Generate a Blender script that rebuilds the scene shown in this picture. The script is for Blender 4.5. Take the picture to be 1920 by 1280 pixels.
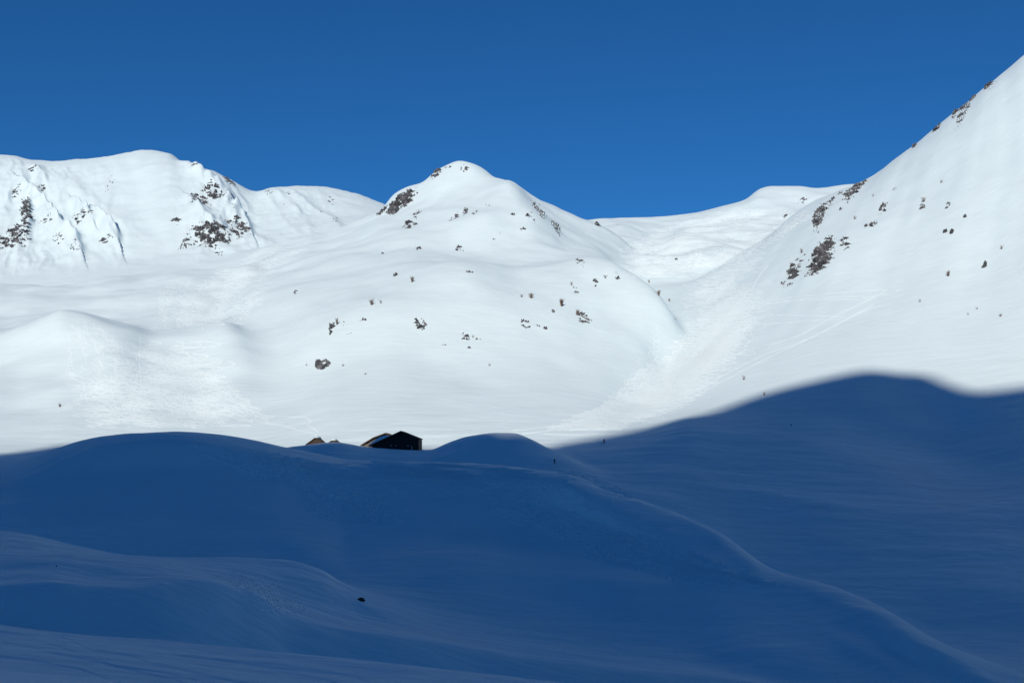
import bpy, bmesh, math, random
import numpy as np
from mathutils import Vector, Matrix
for o in list(bpy.data.objects): bpy.data.objects.remove(o, do_unlink=True)
random.seed(4); rng = np.random.default_rng(11)
scene = bpy.context.scene
C = scene.collection

# ------------------------------------------------------------------ camera, sky, sun, exposure
F = 2000.0; HZ = 860.0; CX = 960.0          # focal length and eye level, in photo pixels
cam = bpy.data.cameras.new('camera'); camo = bpy.data.objects.new('camera', cam); C.objects.link(camo)
cam.sensor_width = 36; cam.lens = F/1920*36
cam.shift_y = (HZ-640)/1920; cam.clip_start = .3; cam.clip_end = 30000
camo.location = (0, 0, 0); camo.rotation_euler = (math.radians(90), 0, 0)
scene.camera = camo

TH = math.radians(12); EL = math.radians(28)   # sun behind the camera's left shoulder
world = bpy.data.worlds.new('World'); scene.world = world; world.use_nodes = True
nt = world.node_tree; nt.nodes.clear()
sky = nt.nodes.new('ShaderNodeTexSky'); sky.sky_type = 'NISHITA'; sky.sun_disc = False
sky.sun_elevation = EL; sky.sun_rotation = math.pi+TH
sky.altitude = 2600; sky.air_density = 1.0; sky.dust_density = 0.0; sky.ozone_density = 3.0
gam = nt.nodes.new('ShaderNodeGamma'); gam.inputs[1].default_value = 1.0
tint = nt.nodes.new('ShaderNodeMix'); tint.data_type = 'RGBA'; tint.blend_type = 'MULTIPLY'
tint.inputs[0].default_value = 1.0; tint.inputs[7].default_value = (0.17, 0.62, 1.0, 1)
bg = nt.nodes.new('ShaderNodeBackground'); bg.inputs[1].default_value = 0.08
wo = nt.nodes.new('ShaderNodeOutputWorld')
nt.links.new(sky.outputs[0], gam.inputs[0]); nt.links.new(gam.outputs[0], tint.inputs[6])
nt.links.new(tint.outputs[2], bg.inputs[0]); nt.links.new(bg.outputs[0], wo.inputs[0])

sun = bpy.data.lights.new('sun', 'SUN'); sun.energy = 3.62; sun.angle = math.radians(.53)
sun.color = (1.125, .975, .85)
suno = bpy.data.objects.new('sun', sun); C.objects.link(suno)
SD = Vector((-math.sin(TH)*math.cos(EL), -math.cos(TH)*math.cos(EL), math.sin(EL)))
suno.rotation_euler = SD.to_track_quat('Z', 'Y').to_euler(); suno.location = SD*200
scene.view_settings.view_transform = 'Standard'; scene.view_settings.look = 'None'
scene.view_settings.exposure = 0.0; scene.view_settings.gamma = 1.0
scene.render.resolution_x = 1024; scene.render.resolution_y = 682

# ------------------------------------------------------------------ numpy helpers
def pchip(xk, yk, x):
    xk = np.asarray(xk, float); yk = np.asarray(yk, float)
    h = np.diff(xk); d = np.diff(yk)/h; m = np.zeros_like(yk)
    m[0] = d[0]; m[-1] = d[-1]
    for i in range(1, len(xk)-1):
        if d[i-1]*d[i] > 0:
            w1 = 2*h[i]+h[i-1]; w2 = h[i]+2*h[i-1]
            m[i] = (w1+w2)/(w1/d[i-1]+w2/d[i])
    x = np.clip(x, xk[0], xk[-1])
    i = np.clip(np.searchsorted(xk, x)-1, 0, len(xk)-2)
    t = (x-xk[i])/h[i]
    return ((1+2*t)*(1-t)**2*yk[i] + t*(1-t)**2*h[i]*m[i] + t*t*(3-2*t)*yk[i+1] + t*t*(t-1)*h[i]*m[i+1])
def hash2(i, j, seed):
    n = (i*374761393 + j*668265263 + seed*974634541) & 0xffffffff
    n = ((n ^ (n >> 13))*1274126177) & 0xffffffff
    n = n ^ (n >> 16)
    return (n & 0xffffff)/float(0xffffff)
def noise(x, y, seed=0):
    xi = np.floor(x).astype(np.int64); yi = np.floor(y).astype(np.int64)
    fx = x-xi; fy = y-yi
    u = fx*fx*fx*(fx*(fx*6-15)+10); v = fy*fy*fy*(fy*(fy*6-15)+10)
    def g(a, b):
        an = hash2(xi+a, yi+b, seed)*2*np.pi
        return np.cos(an)*(fx-a)+np.sin(an)*(fy-b)
    return ((g(0,0)*(1-u)+g(1,0)*u)*(1-v)+(g(0,1)*(1-u)+g(1,1)*u)*v)*1.5
def fbm(x, y, seed=0, oc=4, gain=.5):
    s = 0; a = 1
    for o in range(oc):
        s = s+a*noise(x*2**o+17.3*o, y*2**o-9.1*o, seed+o); a *= gain
    return s
def sstep(a, b, x):
    t = np.clip((x-a)/(b-a), 0, 1); return t*t*(3-2*t)
def smax(a, b, k):
    h = np.maximum(k-np.abs(a-b), 0)/k
    return np.maximum(a, b)+h*h*k*.25

# ------------------------------------------------------------------ the terrain: a height field on a fan-shaped grid
COL = np.concatenate([np.linspace(-900, -60, 90), np.arange(-50, 1971, 2.0), np.linspace(1980, 2800, 90)])
ROW = np.concatenate([np.linspace(1.0, 72, 60), np.exp(np.linspace(math.log(72.5), math.log(1900), 1500))])
NC, NR = len(COL), len(ROW)
YY = np.broadcast_to(ROW[None, :], (NC, NR)); XX = (COL[:, None]-CX)/F*YY
def smooth_cols(a, s):
    # blur a per-column curve, in photo pixels
    u = np.arange(-900, 2801, 4.0); b = np.interp(u, COL, a)
    k = np.exp(-.5*(np.arange(-12, 13)*4/s)**2); k /= k.sum()
    b = np.convolve(np.pad(b, 12, mode='edge'), k, 'valid')
    return np.interp(COL, u, b)
def loft(knots, near, far, blur=7):
    """knots: near to far, each a list of (column, photo row, distance); near/far: slope of the fall outside them"""
    ys, zs = [], []
    for kn in knots:
        kn = sorted(kn); px = [k[0] for k in kn]
        py = smooth_cols(pchip(px, [k[1] for k in kn], COL), blur); Y = smooth_cols(pchip(px, [k[2] for k in kn], COL), 16)
        ys.append(Y); zs.append((HZ-py)/F*Y)
    ys = np.array(ys); zs = np.array(zs); K = len(ys)
    for i in range(1, K): ys[i] = np.maximum(ys[i], ys[i-1]+4)
    h = np.diff(ys, axis=0); d = np.diff(zs, axis=0)/h
    m = np.zeros_like(zs); m[0] = d[0]; m[-1] = d[-1]*.5
    for i in range(1, K-1):
        w1 = 2*h[i]+h[i-1]; w2 = h[i]+2*h[i-1]
        with np.errstate(divide='ignore', invalid='ignore'):
            v = (w1+w2)/(w1/d[i-1]+w2/d[i])
        m[i] = np.where(d[i-1]*d[i] > 0, v, 0)
    Z = np.full((NC, NR), -1e3)
    lo = YY < ys[0][:, None]
    Z = np.where(lo, zs[0][:, None]-near*(ys[0][:, None]-YY), Z)
    for i in range(K-1):
        t = (YY-ys[i][:, None])/h[i][:, None]; hh = h[i][:, None]
        v = (1+2*t)*(1-t)**2*zs[i][:, None]+t*(1-t)**2*hh*m[i][:, None]+t*t*(3-2*t)*zs[i+1][:, None]+t*t*(t-1)*hh*m[i+1][:, None]
        Z = np.where((t >= 0) & (t < 1), v, Z)
    e = YY-ys[-1][:, None]
    # rounded fall behind the last crest
    r = 14.0+ys[-1][:, None]*.02
    m1 = m[-1][:, None]
    fall = np.where(e < r, m1*e-(far+m1)*e*e/(2*r), m1*r-(far+m1)*r/2-far*(e-r))
    Z = np.where(e >= 0, zs[-1][:, None]+fall, Z)
    return Z

LAY = {}
bank = -1.7-.34*YY+0*XX
near_ridge = loft([
  [(-900,1240,72),(0,1258,78),(480,1305,80),(960,1380,82),(1500,1500,82),(2800,1700,75)],
  [(-900,1180,95),(0,1203,97),(480,1253,97),(960,1308,95),(1500,1400,92),(2800,1600,88)],
  [(-900,1110,118),(0,1177,112),(130,1193,111),(350,1213,110),(640,1243,108),(960,1281,105),(1400,1345,100),(2800,1560,95)]], -.15, .35, 5)
left_knoll = loft([
  [(-900,1300,116),(0,1255,120),(300,1260,122),(500,1290,128),(640,1310,134),(960,1360,136),(1400,1440,138),(2800,1700,135)],
  [(-900,1080,136),(0,1090,134),(100,1087,135),(180,1095,136),(240,1092,138),(310,1086,141),(400,1091,145),(470,1108,148),(540,1148,148),(600,1168,147),(640,1176,148),(740,1190,150),(830,1207,152),(900,1219,154),(1060,1235,156),(1160,1252,156),(1280,1265,156),(1400,1278,155),(1600,1330,150),(2800,1600,140)],
  [(-900,1074,143),(0,1082,140),(100,1079,141),(180,1086,142),(240,1083,144),(310,1078,147),(400,1085,150),(470,1103,152),(540,1142,152),(600,1164,151),(640,1172,152),(740,1186,154),(830,1204,156),(960,1222,160),(1160,1248,161),(1400,1274,160),(1600,1328,156),(2800,1605,145)],
  [(-900,1026,155),(0,1044,154),(100,1044,155),(200,1050,156),(300,1062,156),(400,1078,160),(470,1096,160),(540,1128,160),(640,1160,161),(830,1195,164),(1000,1220,166),(1280,1258,168),(1600,1325,165),(2800,1610,150)],
  [(-900,960,196),(0,998,190),(60,1005,189),(150,1025,187),(230,1039,186),(330,1045,186),(420,1047,187),(500,1050,188),(540,1053,188),(600,1073,185),(640,1098,183),(700,1134,181),(760,1160,180),(820,1182,180),(900,1200,180),(1280,1270,178),(2800,1640,160)]], .5, .4, 5)
near_dome = loft([
  [(-900,1200,205),(0,1150,206),(330,1150,208),(600,1145,188),(700,1175,172),(820,1215,168),(960,1240,168),(1280,1290,164),(1600,1400,158),(2800,1750,140)],
  [(-900,1040,222),(0,1050,222),(150,1055,222),(330,1058,222),(500,1064,222),(560,1066,220),(640,1074,214),(700,1092,205),(820,1120,200),(960,1150,196),(1060,1166,194),(1280,1195,187),(1400,1225,178),(1600,1290,166),(1720,1335,158),(2800,1700,145)],
  [(-900,980,240),(0,990,240),(150,1000,238),(330,1004,238),(500,1010,238),(600,1040,228),(650,1054,224),(720,1043,225),(820,1034,228),(900,1040,228),(960,1060,224),(1060,1080,218),(1160,1085,214),(1280,1107,208),(1400,1160,193),(1600,1234,176),(1720,1285,165),(2800,1700,145)],
  [(-900,945,254),(0,950,256),(180,950,256),(330,955,256),(500,965,254),(600,1000,246),(650,1024,240),(720,1016,243),(820,1008,245),(900,1008,245),(960,1020,242),(1060,1030,240),(1160,1042,234),(1230,1050,228),(1280,1061,221),(1340,1090,212),(1400,1122,203),(1520,1175,189),(1720,1262,169),(2800,1680,146)],
  [(-900,910,275),(0,919,272),(80,910,273),(130,897,274),(180,888,275),(330,878,276),(500,905,274),(700,932,274),(900,940,270),(1060,960,262),(1160,996,248),(1280,1030,231),(1340,1060,220),(1400,1097,210),(1520,1150,195),(1720,1240,173),(1860,1320,153),(2800,1650,143)],
  [(-900,876,308),(0,886,298),(100,860,290),(200,836,284),(330,824,284),(480,842,288),(600,868,292),(700,880,293),(820,882,292),(900,886,288),(1000,898,277),(1060,914,267),(1130,950,256),(1200,974,248),(1280,1003,240),(1340,1033,230),(1400,1071,218),(1520,1122,202),(1680,1182,183),(1760,1228,170),(1880,1306,161),(2800,1615,147)],
  [(-900,862,330),(0,872,320),(60,856,312),(100,843,308),(150,828,304),(200,818,302),(260,812,300),(330,809,300),(400,814,302),(480,827,306),(540,840,310),(600,852,312),(660,863,312),(760,866,310),(880,869,304),(1000,880,294),(1060,890,284),(1100,904,277),(1130,922,270),(1200,943,262),(1280,970,252),(1340,1002,240),(1400,1044,227),(1440,1070,220),(1520,1100,208),(1600,1130,197),(1680,1164,188),(1720,1188,183),(1760,1213,178),(1820,1252,172),(1880,1290,166),(2800,1600,150)]], .4, .3, 6)
hut_mound = loft([
  [(-900,1000,330),(300,960,335),(540,892,345),(700,890,345),(900,905,342),(1000,915,340),(1100,940,335),(1300,1000,330),(2800,1300,320)],
  [(-900,940,385),(300,890,385),(480,856,388),(540,838,390),(580,833,391),(625,829,391),(690,838,391),(740,842,391),(790,844,391),(805,843,391),(840,830,390),(880,818,388),(930,811,386),(960,812,384),(1000,826,380),(1040,852,374),(1080,878,368),(1150,930,360),(1300,990,350),(2800,1300,340)],
  [(-900,930,412),(300,886,412),(480,852,412),(540,839,412),(625,833,412),(690,839,412),(790,845,412),(812,845,412),(840,834,410),(880,824,408),(930,817,406),(960,820,404),(1000,836,400),(1040,862,394),(1080,888,388),(1150,940,380),(1300,1000,370),(2800,1300,360)]], .4, .12, 4)
valley = loft([
  [(-900,855,385),(0,872,385),(540,872,385),(930,872,385),(1040,876,385),(1150,880,385),(1300,900,385),(2800,1100,350)],
  [(-900,815,450),(0,833,450),(300,836,448),(540,838,455),(800,840,460),(930,828,465),(1040,826,470),(1130,815,480),(1300,830,480),(2800,1000,400)],
  [(-900,730,540),(0,760,520),(120,748,525),(250,740,530),(360,752,535),(440,735,545),(540,745,550),(800,790,560),(1000,790,560),(1150,780,560),(1300,800,560),(2800,1000,500)],
  [(-900,660,600),(0,690,590),(100,672,590),(200,660,590),(280,690,580),(380,685,590),(450,665,600),(540,690,610),(700,740,620),(1000,760,640),(1200,760,640),(1300,780,620),(2800,1000,560)],
  [(-900,640,650),(0,621,650),(50,611,650),(85,595,650),(118,583,650),(160,588,648),(200,598,644),(240,612,640),(290,630,640),(350,623,655),(400,608,668),(428,602,672),(455,611,676),(500,630,680),(600,680,690),(1000,740,700),(1300,780,680),(2800,1000,620)],
  [(-900,610,730),(0,612,725),(60,603,722),(118,598,716),(200,603,712),(290,608,712),(400,604,730),(460,608,735),(560,660,740),(1000,740,760),(1300,780,740),(2800,1000,700)],
  [(-900,540,880),(0,539,880),(130,538,882),(220,526,888),(300,519,895),(400,505,930),(460,500,950),(560,560,950),(700,640,950),(1300,740,900),(2800,1000,800)],
  [(-900,540,1010),(0,541,1010),(130,538,1010),(220,522,1010),(300,512,1010),(400,506,1010),(560,560,1040),(1300,740,1000),(2800,1000,900)]], .3, .05, 9)
central_peak = loft([
  [(-900,1400,440),(200,1050,440),(420,890,440),(540,848,440),(640,826,440),(740,818,442),(870,815,445),(980,815,450),(1110,824,455),(1200,870,455),(1350,960,450),(2800,1500,440)],
  [(-900,1200,560),(200,900,560),(420,760,560),(540,716,560),(640,692,560),(740,686,560),(870,690,562),(980,694,566),(1110,702,570),(1200,740,565),(1290,810,550),(1400,900,540),(2800,1400,540)],
  [(-900,1000,650),(200,820,650),(420,660,655),(540,612,650),(600,588,645),(700,565,645),(800,560,645),(870,565,645),(980,575,650),(1060,575,660),(1110,585,665),(1200,645,640),(1290,775,610),(1400,840,590),(2800,1400,580)],
  [(-900,1000,740),(200,800,740),(420,590,760),(500,556,750),(560,542,740),(640,535,725),(700,530,718),(740,517,715),(780,505,715),(830,495,718),(870,492,722),(920,499,728),(980,511,735),(1040,504,745),(1080,490,755),(1110,481,760),(1140,484,758),(1170,500,745),(1230,548,715),(1262,592,695),(1295,665,675),(1340,780,650),(1420,860,620),(2800,1400,600)],
  [(-900,1000,820),(200,760,820),(420,555,850),(500,520,850),(560,505,845),(640,492,830),(700,486,820),(760,480,812),(830,490,796),(870,492,792),(920,493,795),(980,494,800),(1040,488,812),(1090,480,820),(1130,484,820),(1200,540,790),(1290,640,740),(1420,800,680),(2800,1400,640)],
  [(-900,1000,960),(200,740,960),(350,570,960),(420,520,960),(480,498,960),(560,476,958),(640,458,950),(720,436,945),(790,420,940),(840,409,938),(880,396,938),(930,388,942),(990,394,948),(1030,420,945),(1060,446,940),(1120,472,930),(1200,552,880),(1290,650,820),(2800,1400,700)],
  [(-900,1000,1040),(200,720,1060),(350,540,1060),(420,500,1060),(560,455,1060),(640,436,1050),(720,408,1045),(800,372,1045),(850,356,1040),(890,346,1040),(920,338,1042),(948,337,1042),(970,348,1042),(987,368,1040),(1030,402,1030),(1070,430,1010),(1120,460,990),(1200,540,940),(1290,640,880),(2800,1400,740)],
  [(-900,1000,1110),(200,700,1150),(350,520,1150),(400,500,1150),(440,480,1150),(480,466,1150),(560,450,1150),(640,430,1140),(700,407,1130),(716,395,1125),(735,368,1120),(760,353,1115),(800,333,1110),(815,319,1110),(835,310,1110),(860,304,1110),(885,308,1110),(910,322,1110),(925,336,1112),(960,358,1130),(1000,371,1150),(1022,377,1160),(1040,384,1160),(1055,394,1160),(1085,407,1160),(1118,417,1160),(1160,440,1130),(1200,500,1060),(1290,620,960),(2800,1400,800)]], .5, .5, 5)
back_bowl = loft([
  [(-900,1200,760),(800,800,760),(1000,660,760),(1150,610,760),(1250,600,770),(1400,600,780),(1600,640,780),(2800,1200,760)],
  [(-900,1200,900),(800,760,900),(1000,560,900),(1130,530,890),(1200,538,880),(1300,540,880),(1400,520,900),(1600,540,900),(2800,1200,860)],
  [(-900,1200,980),(800,740,980),(1000,520,980),(1120,486,980),(1200,486,980),(1270,488,965),(1320,474,965),(1400,480,985),(1500,460,990),(1700,520,990),(2800,1200,900)],
  [(-900,1200,1120),(800,700,1120),(1000,480,1120),(1120,455,1120),(1180,468,1110),(1240,460,1110),(1280,446,1110),(1330,450,1110),(1400,446,1120),(1500,430,1130),(1700,480,1120),(2800,1200,1000)],
  [(-900,1200,1260),(800,700,1260),(1000,450,1260),(1100,424,1260),(1160,426,1260),(1220,440,1250),(1300,428,1250),(1380,420,1250),(1450,408,1260),(1550,400,1260),(1700,450,1250),(2800,1200,1100)],
  [(-900,1200,1420),(800,700,1420),(1000,450,1420),(1080,426,1420),(1120,414,1420),(1160,410,1420),(1230,407,1420),(1300,400,1420),(1350,388,1420),(1400,373,1420),(1412,363,1420),(1425,354,1420),(1445,349,1420),(1500,349,1420),(1530,353,1420),(1600,345,1420),(1700,420,1400),(2800,1200,1200)]], .5, .4, 4)
left_mountain = loft([
  [(-900,560,1040),(0,548,1040),(200,532,1040),(420,512,1060),(600,490,1080),(800,520,1080),(1200,700,1080),(2800,1200,1000)],
  [(-900,510,1180),(0,494,1180),(200,486,1180),(420,470,1190),(560,452,1200),(700,436,1200),(800,470,1200),(1200,700,1200),(2800,1200,1100)],
  [(-900,440,1330),(0,412,1330),(120,405,1340),(200,400,1340),(330,392,1330),(400,400,1330),(460,424,1340),(560,410,1360),(640,408,1380),(720,412,1380),(800,460,1380),(1200,700,1380),(2800,1200,1200)],
  [(-900,330,1620),(-300,315,1620),(0,290,1620),(30,293,1620),(60,300,1620),(90,302,1620),(180,296,1620),(240,286,1620),(270,281,1620),(315,287,1620),(345,306,1600),(400,321,1590),(430,336,1590),(480,359,1600),(510,352,1610),(580,349,1620),(640,356,1620),(690,372,1620),(725,387,1620),(760,410,1620),(850,480,1620),(1200,700,1620),(2800,1200,1500)]], .4, .5, 4)
right_slope = loft([
  [(-900,1400,300),(700,1150,320),(1000,915,330),(1200,985,300),(1400,1110,270),(1700,1270,230),(1920,1370,205),(2800,1700,160)],
  [(-900,1300,370),(700,1000,380),(900,900,385),(1000,880,380),(1040,871,385),(1200,880,368),(1400,930,345),(1600,965,330),(1920,1010,315),(2800,1200,260)],
  [(-900,1300,400),(700,960,420),(900,875,420),(1000,852,420),(1060,843,422),(1132,832,430),(1200,818,436),(1300,793,450),(1400,800,440),(1500,815,430),(1640,840,420),(1800,860,410),(1920,860,400),(2800,1000,340)],
  [(-900,1300,470),(700,940,490),(900,850,490),(1040,815,490),(1132,800,500),(1200,790,505),(1300,765,510),(1420,738,510),(1500,722,510),(1640,700,510),(1730,702,505),(1920,700,490),(2800,640,430)],
  [(-900,1300,560),(700,920,580),(1000,790,590),(1100,765,600),(1200,720,615),(1300,655,640),(1430,615,645),(1600,560,640),(1800,520,635),(1920,490,625),(2800,200,540)],
  [(-900,1300,700),(700,900,720),(1000,700,740),(1150,620,750),(1250,585,752),(1340,562,770),(1440,510,780),(1540,450,780),(1700,395,765),(1920,300,745),(2800,-80,640)],
  [(-900,1300,900),(700,900,900),(1000,660,880),(1150,590,870),(1250,562,860),(1290,545,860),(1340,512,880),(1440,442,960),(1490,402,990),(1530,376,1005),(1570,359,1000),(1620,338,985),(1640,326,975),(1700,281,955),(1750,242,945),(1800,203,935),(1860,153,930),(1920,104,930),(2200,-110,860),(2800,-500,740)]], .4, .55, 4)

# ribs on the far left mountain: gentle on the sunny left, steep on the right
PL = HZ-F*left_mountain/YY
CC = np.broadcast_to(COL[:, None], (NC, NR))
RIBS = [([(40,345),(57,368),(75,381),(98,408),(110,426),(140,450),(151,474)],14,17,7),([(140,382),(158,405),(172,424)],12,14,5),([(176,404),(198,424),(214,438),(221,455)],16,18,5),
        ([(345,308),(375,330),(415,357),(437,380)],13,16,5),([(427,388),(450,408),(467,436)],17,18,6),([(357,377),(375,398),(392,417),(424,436)],9,18,8),
        ([(22,352),(14,372),(8,395)],5,10,8),([(58,372),(52,400),(54,425),(44,446)],8,14,8),([(60,313),(80,330),(90,345)],6,12,8),([(512,352),(530,372),(560,398),(580,432)],3.5,14,8),
        ([(548,360),(590,395),(628,418),(640,432)],3.5,14,7),([(460,440),(500,455),(540,470)],3,14,8),([(275,300),(255,340),(262,400),(300,450)],-4,26,26),([(120,340),(150,365),(190,385),(240,430)],3,20,14),([(500,362),(520,400),(556,440)],2.5,12,8)]
sel = (CC[:, 0] > -60) & (CC[:, 0] < 720)
cs = CC[sel]; ps = PL[sel]; ad = np.zeros_like(ps)
for pl, hh, wl, wr in RIBS:
    best = np.full(ps.shape, 1e9); sd = np.zeros(ps.shape); tt = np.zeros(ps.shape); nseg = len(pl)-1
    for i in range(nseg):
        (x0, y0), (x1, y1) = pl[i], pl[i+1]; ex, ey = x1-x0, y1-y0; l2 = ex*ex+ey*ey
        t = np.clip(((cs-x0)*ex+(ps-y0)*ey)/l2, 0, 1); qx = cs-x0-t*ex; qy = ps-y0-t*ey; d = np.sqrt(qx*qx+qy*qy)
        b = d < best; best = np.where(b, d, best); sd = np.where(b, np.sign(qx*ey-qy*ex)*np.sign(ey), sd); tt = np.where(b, (i+t)/nseg, tt)
    jag = 1+.35*noise(cs/14., ps/14., 77)*(hh > 0)
    wd = np.where(sd > 0, wr, wl)*(.8+.5*tt)
    ad += (1.15 if hh > 0 else .7)*hh*jag*np.exp(-np.abs(best/wd)**1.5)*(.35+.65*np.sin(np.pi*np.clip(tt*.8+.15, 0, 1)))
left_mountain = left_mountain.copy(); lm_m = (sstep(1090, 1200, YY)*(1-sstep(1500, 1600, YY)))
left_mountain[sel] += ad*lm_m[sel]
q = XX+.45*YY
left_mountain += lm_m*(1.6*fbm(XX/60, YY/60, 31, 3)+np.exp(-((COL[:, None]-60)/170.)**2)*2.2*noise(q/22, YY/120, 21))
lz = np.exp(-((CC-60)/130.)**2)+.9*np.exp(-((CC-410)/62.)**2)+.35*np.exp(-((CC-575)/60.)**2)
qq = (XX+.42*YY)+6*noise(XX/45, YY/60, 26)
left_mountain += lm_m*lz*(2.2*(1-2.4*np.abs(noise(qq/26, YY/170, 27)))+.8*(1-2.2*np.abs(noise(qq/11, YY/60, 28)))+.9*fbm(XX/13, YY/20, 29, 3))
left_mountain += sstep(1500, 1600, YY)*(.9*fbm(XX/26, YY*0+3, 8, 4, .6))
central_peak = central_peak+sstep(700, 900, YY)*(3.2*noise(XX/60, YY/70, 41)+1.1*noise(XX/22, YY/30, 43))+sstep(450, 560, YY)*(2.2*noise((XX+.2*YY)/48, YY/80, 44)+.45*noise(XX/19, YY/24, 45))
back_bowl = back_bowl+sstep(850, 950, YY)*(1-sstep(1330, 1400, YY))*(5*noise(XX/55+3.1, YY/70, 51)+1.4*noise(XX/22, YY/26, 52))
right_slope = right_slope+sstep(540, 640, YY)*(1.8*noise((XX-.5*YY)/40, (YY+.5*XX)/260, 61)+.5*noise((XX-.5*YY)/14, (YY+.5*XX)/120, 62))
right_slope = right_slope+(1-sstep(430, 520, YY))*(1.6*noise((XX+.3*YY)/45, (YY-.3*XX)/34, 64)+.12*noise((XX+.5*YY)/22, YY/16, 65))
valley = valley+sstep(440, 520, YY)*(2.8*noise(XX/42, YY/55, 71)+.9*noise(XX/18, YY/24, 72))
near_dome = near_dome+(.8*noise(XX/34, YY/26, 81)+.15*noise(XX/22+.4*YY/22, YY/12, 82))*(1-sstep(262, 290, YY))
left_knoll = left_knoll+.22*noise(XX/18, YY/12, 84)+.04*noise(XX/9+YY/7, YY/2.4, 85)
near_ridge = near_ridge+.05*noise(XX/7+YY/9, YY/2.6, 86)

names = ['near_bank', 'near_ridge', 'left_knoll', 'near_dome', 'hut_mound', 'valley', 'central_peak', 'back_bowl', 'left_mountain', 'right_slope']
stack = [bank, near_ridge, left_knoll, near_dome, hut_mound, valley, central_peak, back_bowl, left_mountain, right_slope]
kk = [1, 1.5, 2, 5, 3, 4, 9, 12, 10, 16]
H = stack[0]; own = np.zeros((NC, NR), np.int8)
for i in range(1, len(stack)):
    own = np.where(stack[i] > H, i, own); H = smax(H, stack[i], kk[i] if i < 9 else 12+22*sstep(750, 950, YY))
# wind texture of the snow surface: long low drifts, finer when near
H = H+sstep(60, 110, YY)*(.24*fbm((XX+.55*YY)/26, (YY-.15*XX)/8, 91, 4, .5)*(1-sstep(380, 600, YY))+.02*noise((XX+.6*YY)/2.6, YY/1.3, 92)*(1-sstep(180, 300, YY)))*sstep(0,1,YY)
H = H+sstep(500, 700, YY)*.2*fbm(XX/18, YY/18, 95, 3)
PY = HZ-F*H/YY
CUM = np.minimum.accumulate(PY, axis=1)

def colidx(px):
    return float(np.interp(px, COL, np.arange(NC)))
def hit(px, py):
    """first terrain point seen at this photo pixel: (x, y, z) or None"""
    c = int(round(colidx(px))); r = int(np.searchsorted(-CUM[c], -py))
    if r >= NR or r < 1: return None
    p0, p1 = CUM[c, r-1], CUM[c, r]
    t = (p0-py)/(p0-p1) if p0 > p1 else 0
    Y = ROW[r-1]+(ROW[r]-ROW[r-1])*min(max(t, 0), 1)
    return ((px-CX)/F*Y, Y, height((px-CX)/F*Y, Y))
def height(x, y):
    px = x/y*F+CX; ci = colidx(px); ri = float(np.interp(y, ROW, np.arange(NR)))
    c0 = min(int(ci), NC-2); r0 = min(int(ri), NR-2); a = ci-c0; b = ri-r0
    return float(H[c0, r0]*(1-a)*(1-b)+H[c0+1, r0]*a*(1-b)+H[c0, r0+1]*(1-a)*b+H[c0+1, r0+1]*a*b)
def heights(x, y):
    px = x/y*F+CX; ci = np.interp(px, COL, np.arange(NC)); ri = np.interp(y, ROW, np.arange(NR))
    c0 = np.minimum(ci.astype(int), NC-2); r0 = np.minimum(ri.astype(int), NR-2); a = ci-c0; b = ri-r0
    return H[c0, r0]*(1-a)*(1-b)+H[c0+1, r0]*a*(1-b)+H[c0, r0+1]*(1-a)*b+H[c0+1, r0+1]*a*b

# ------------------------------------------------------------------ materials
def mat(name, rough=.6):
    m = bpy.data.materials.new(name); m.use_nodes = True; n = m.node_tree
    b = n.nodes['Principled BSDF']; b.inputs['Roughness'].default_value = rough
    b.inputs['Specular IOR Level'].default_value = .2
    return m, n, b
def ramp(n, fac, stops):
    r = n.nodes.new('ShaderNodeValToRGB'); e = r.color_ramp.elements
    e[0].position, e[0].color = stops[0][0], (*stops[0][1], 1); e[1].position, e[1].color = stops[-1][0], (*stops[-1][1], 1)
    for p, c in stops[1:-1]:
        k = e.new(p); k.color = (*c, 1)
    n.links.new(fac, r.inputs[0]); return r.outputs[0]
def ntex(n, scale, detail=3, vec=None, sc=None):
    t = n.nodes.new('ShaderNodeTexNoise'); t.inputs['Scale'].default_value = scale; t.inputs['Detail'].default_value = detail
    if sc:
        mp = n.nodes.new('ShaderNodeMapping'); mp.inputs['Scale'].default_value = sc[0]; mp.inputs['Rotation'].default_value = (0, 0, sc[1])
        tc = n.nodes.new('ShaderNodeNewGeometry'); n.links.new(tc.outputs['Position'], mp.inputs[0]); n.links.new(mp.outputs[0], t.inputs['Vector'])
    else:
        tc = n.nodes.new('ShaderNodeNewGeometry'); n.links.new(tc.outputs['Position'], t.inputs['Vector'])
    return t.outputs[0]
def bump(n, b, h, strength, dist):
    k = n.nodes.new('ShaderNodeBump'); k.inputs['Strength'].default_value = strength; k.inputs['Distance'].default_value = dist
    n.links.new(h, k.inputs['Height']); n.links.new(k.outputs[0], b.inputs['Normal'])
SNOW = (.665, .835, .875)
def snow_mat(name, col, bs=.5):
    m, n, b = mat(name, .65)
    c = ramp(n, ntex(n, .035, 4), [(.3, tuple(v*.97 for v in col)), (.7, tuple(min(v*1.02, 1) for v in col))])
    n.links.new(c, b.inputs['Base Color'])
    mxb = n.nodes.new('ShaderNodeMath'); mxb.operation = 'MULTIPLY_ADD'; mxb.inputs[1].default_value = .3
    n.links.new(ntex(n, 1.3, 5, sc=((.3, 1.0, .6), .5)), mxb.inputs[0]); n.links.new(ntex(n, .22, 6, sc=((.35, 1.0, .6), .35)), mxb.inputs[2])
    bump(n, b, mxb.outputs[0], bs, .6)
    return m
M_SNOW = snow_mat('snow', SNOW)
M_TRACK = snow_mat('churned_snow', (.77, .93, .96), .3)
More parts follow.
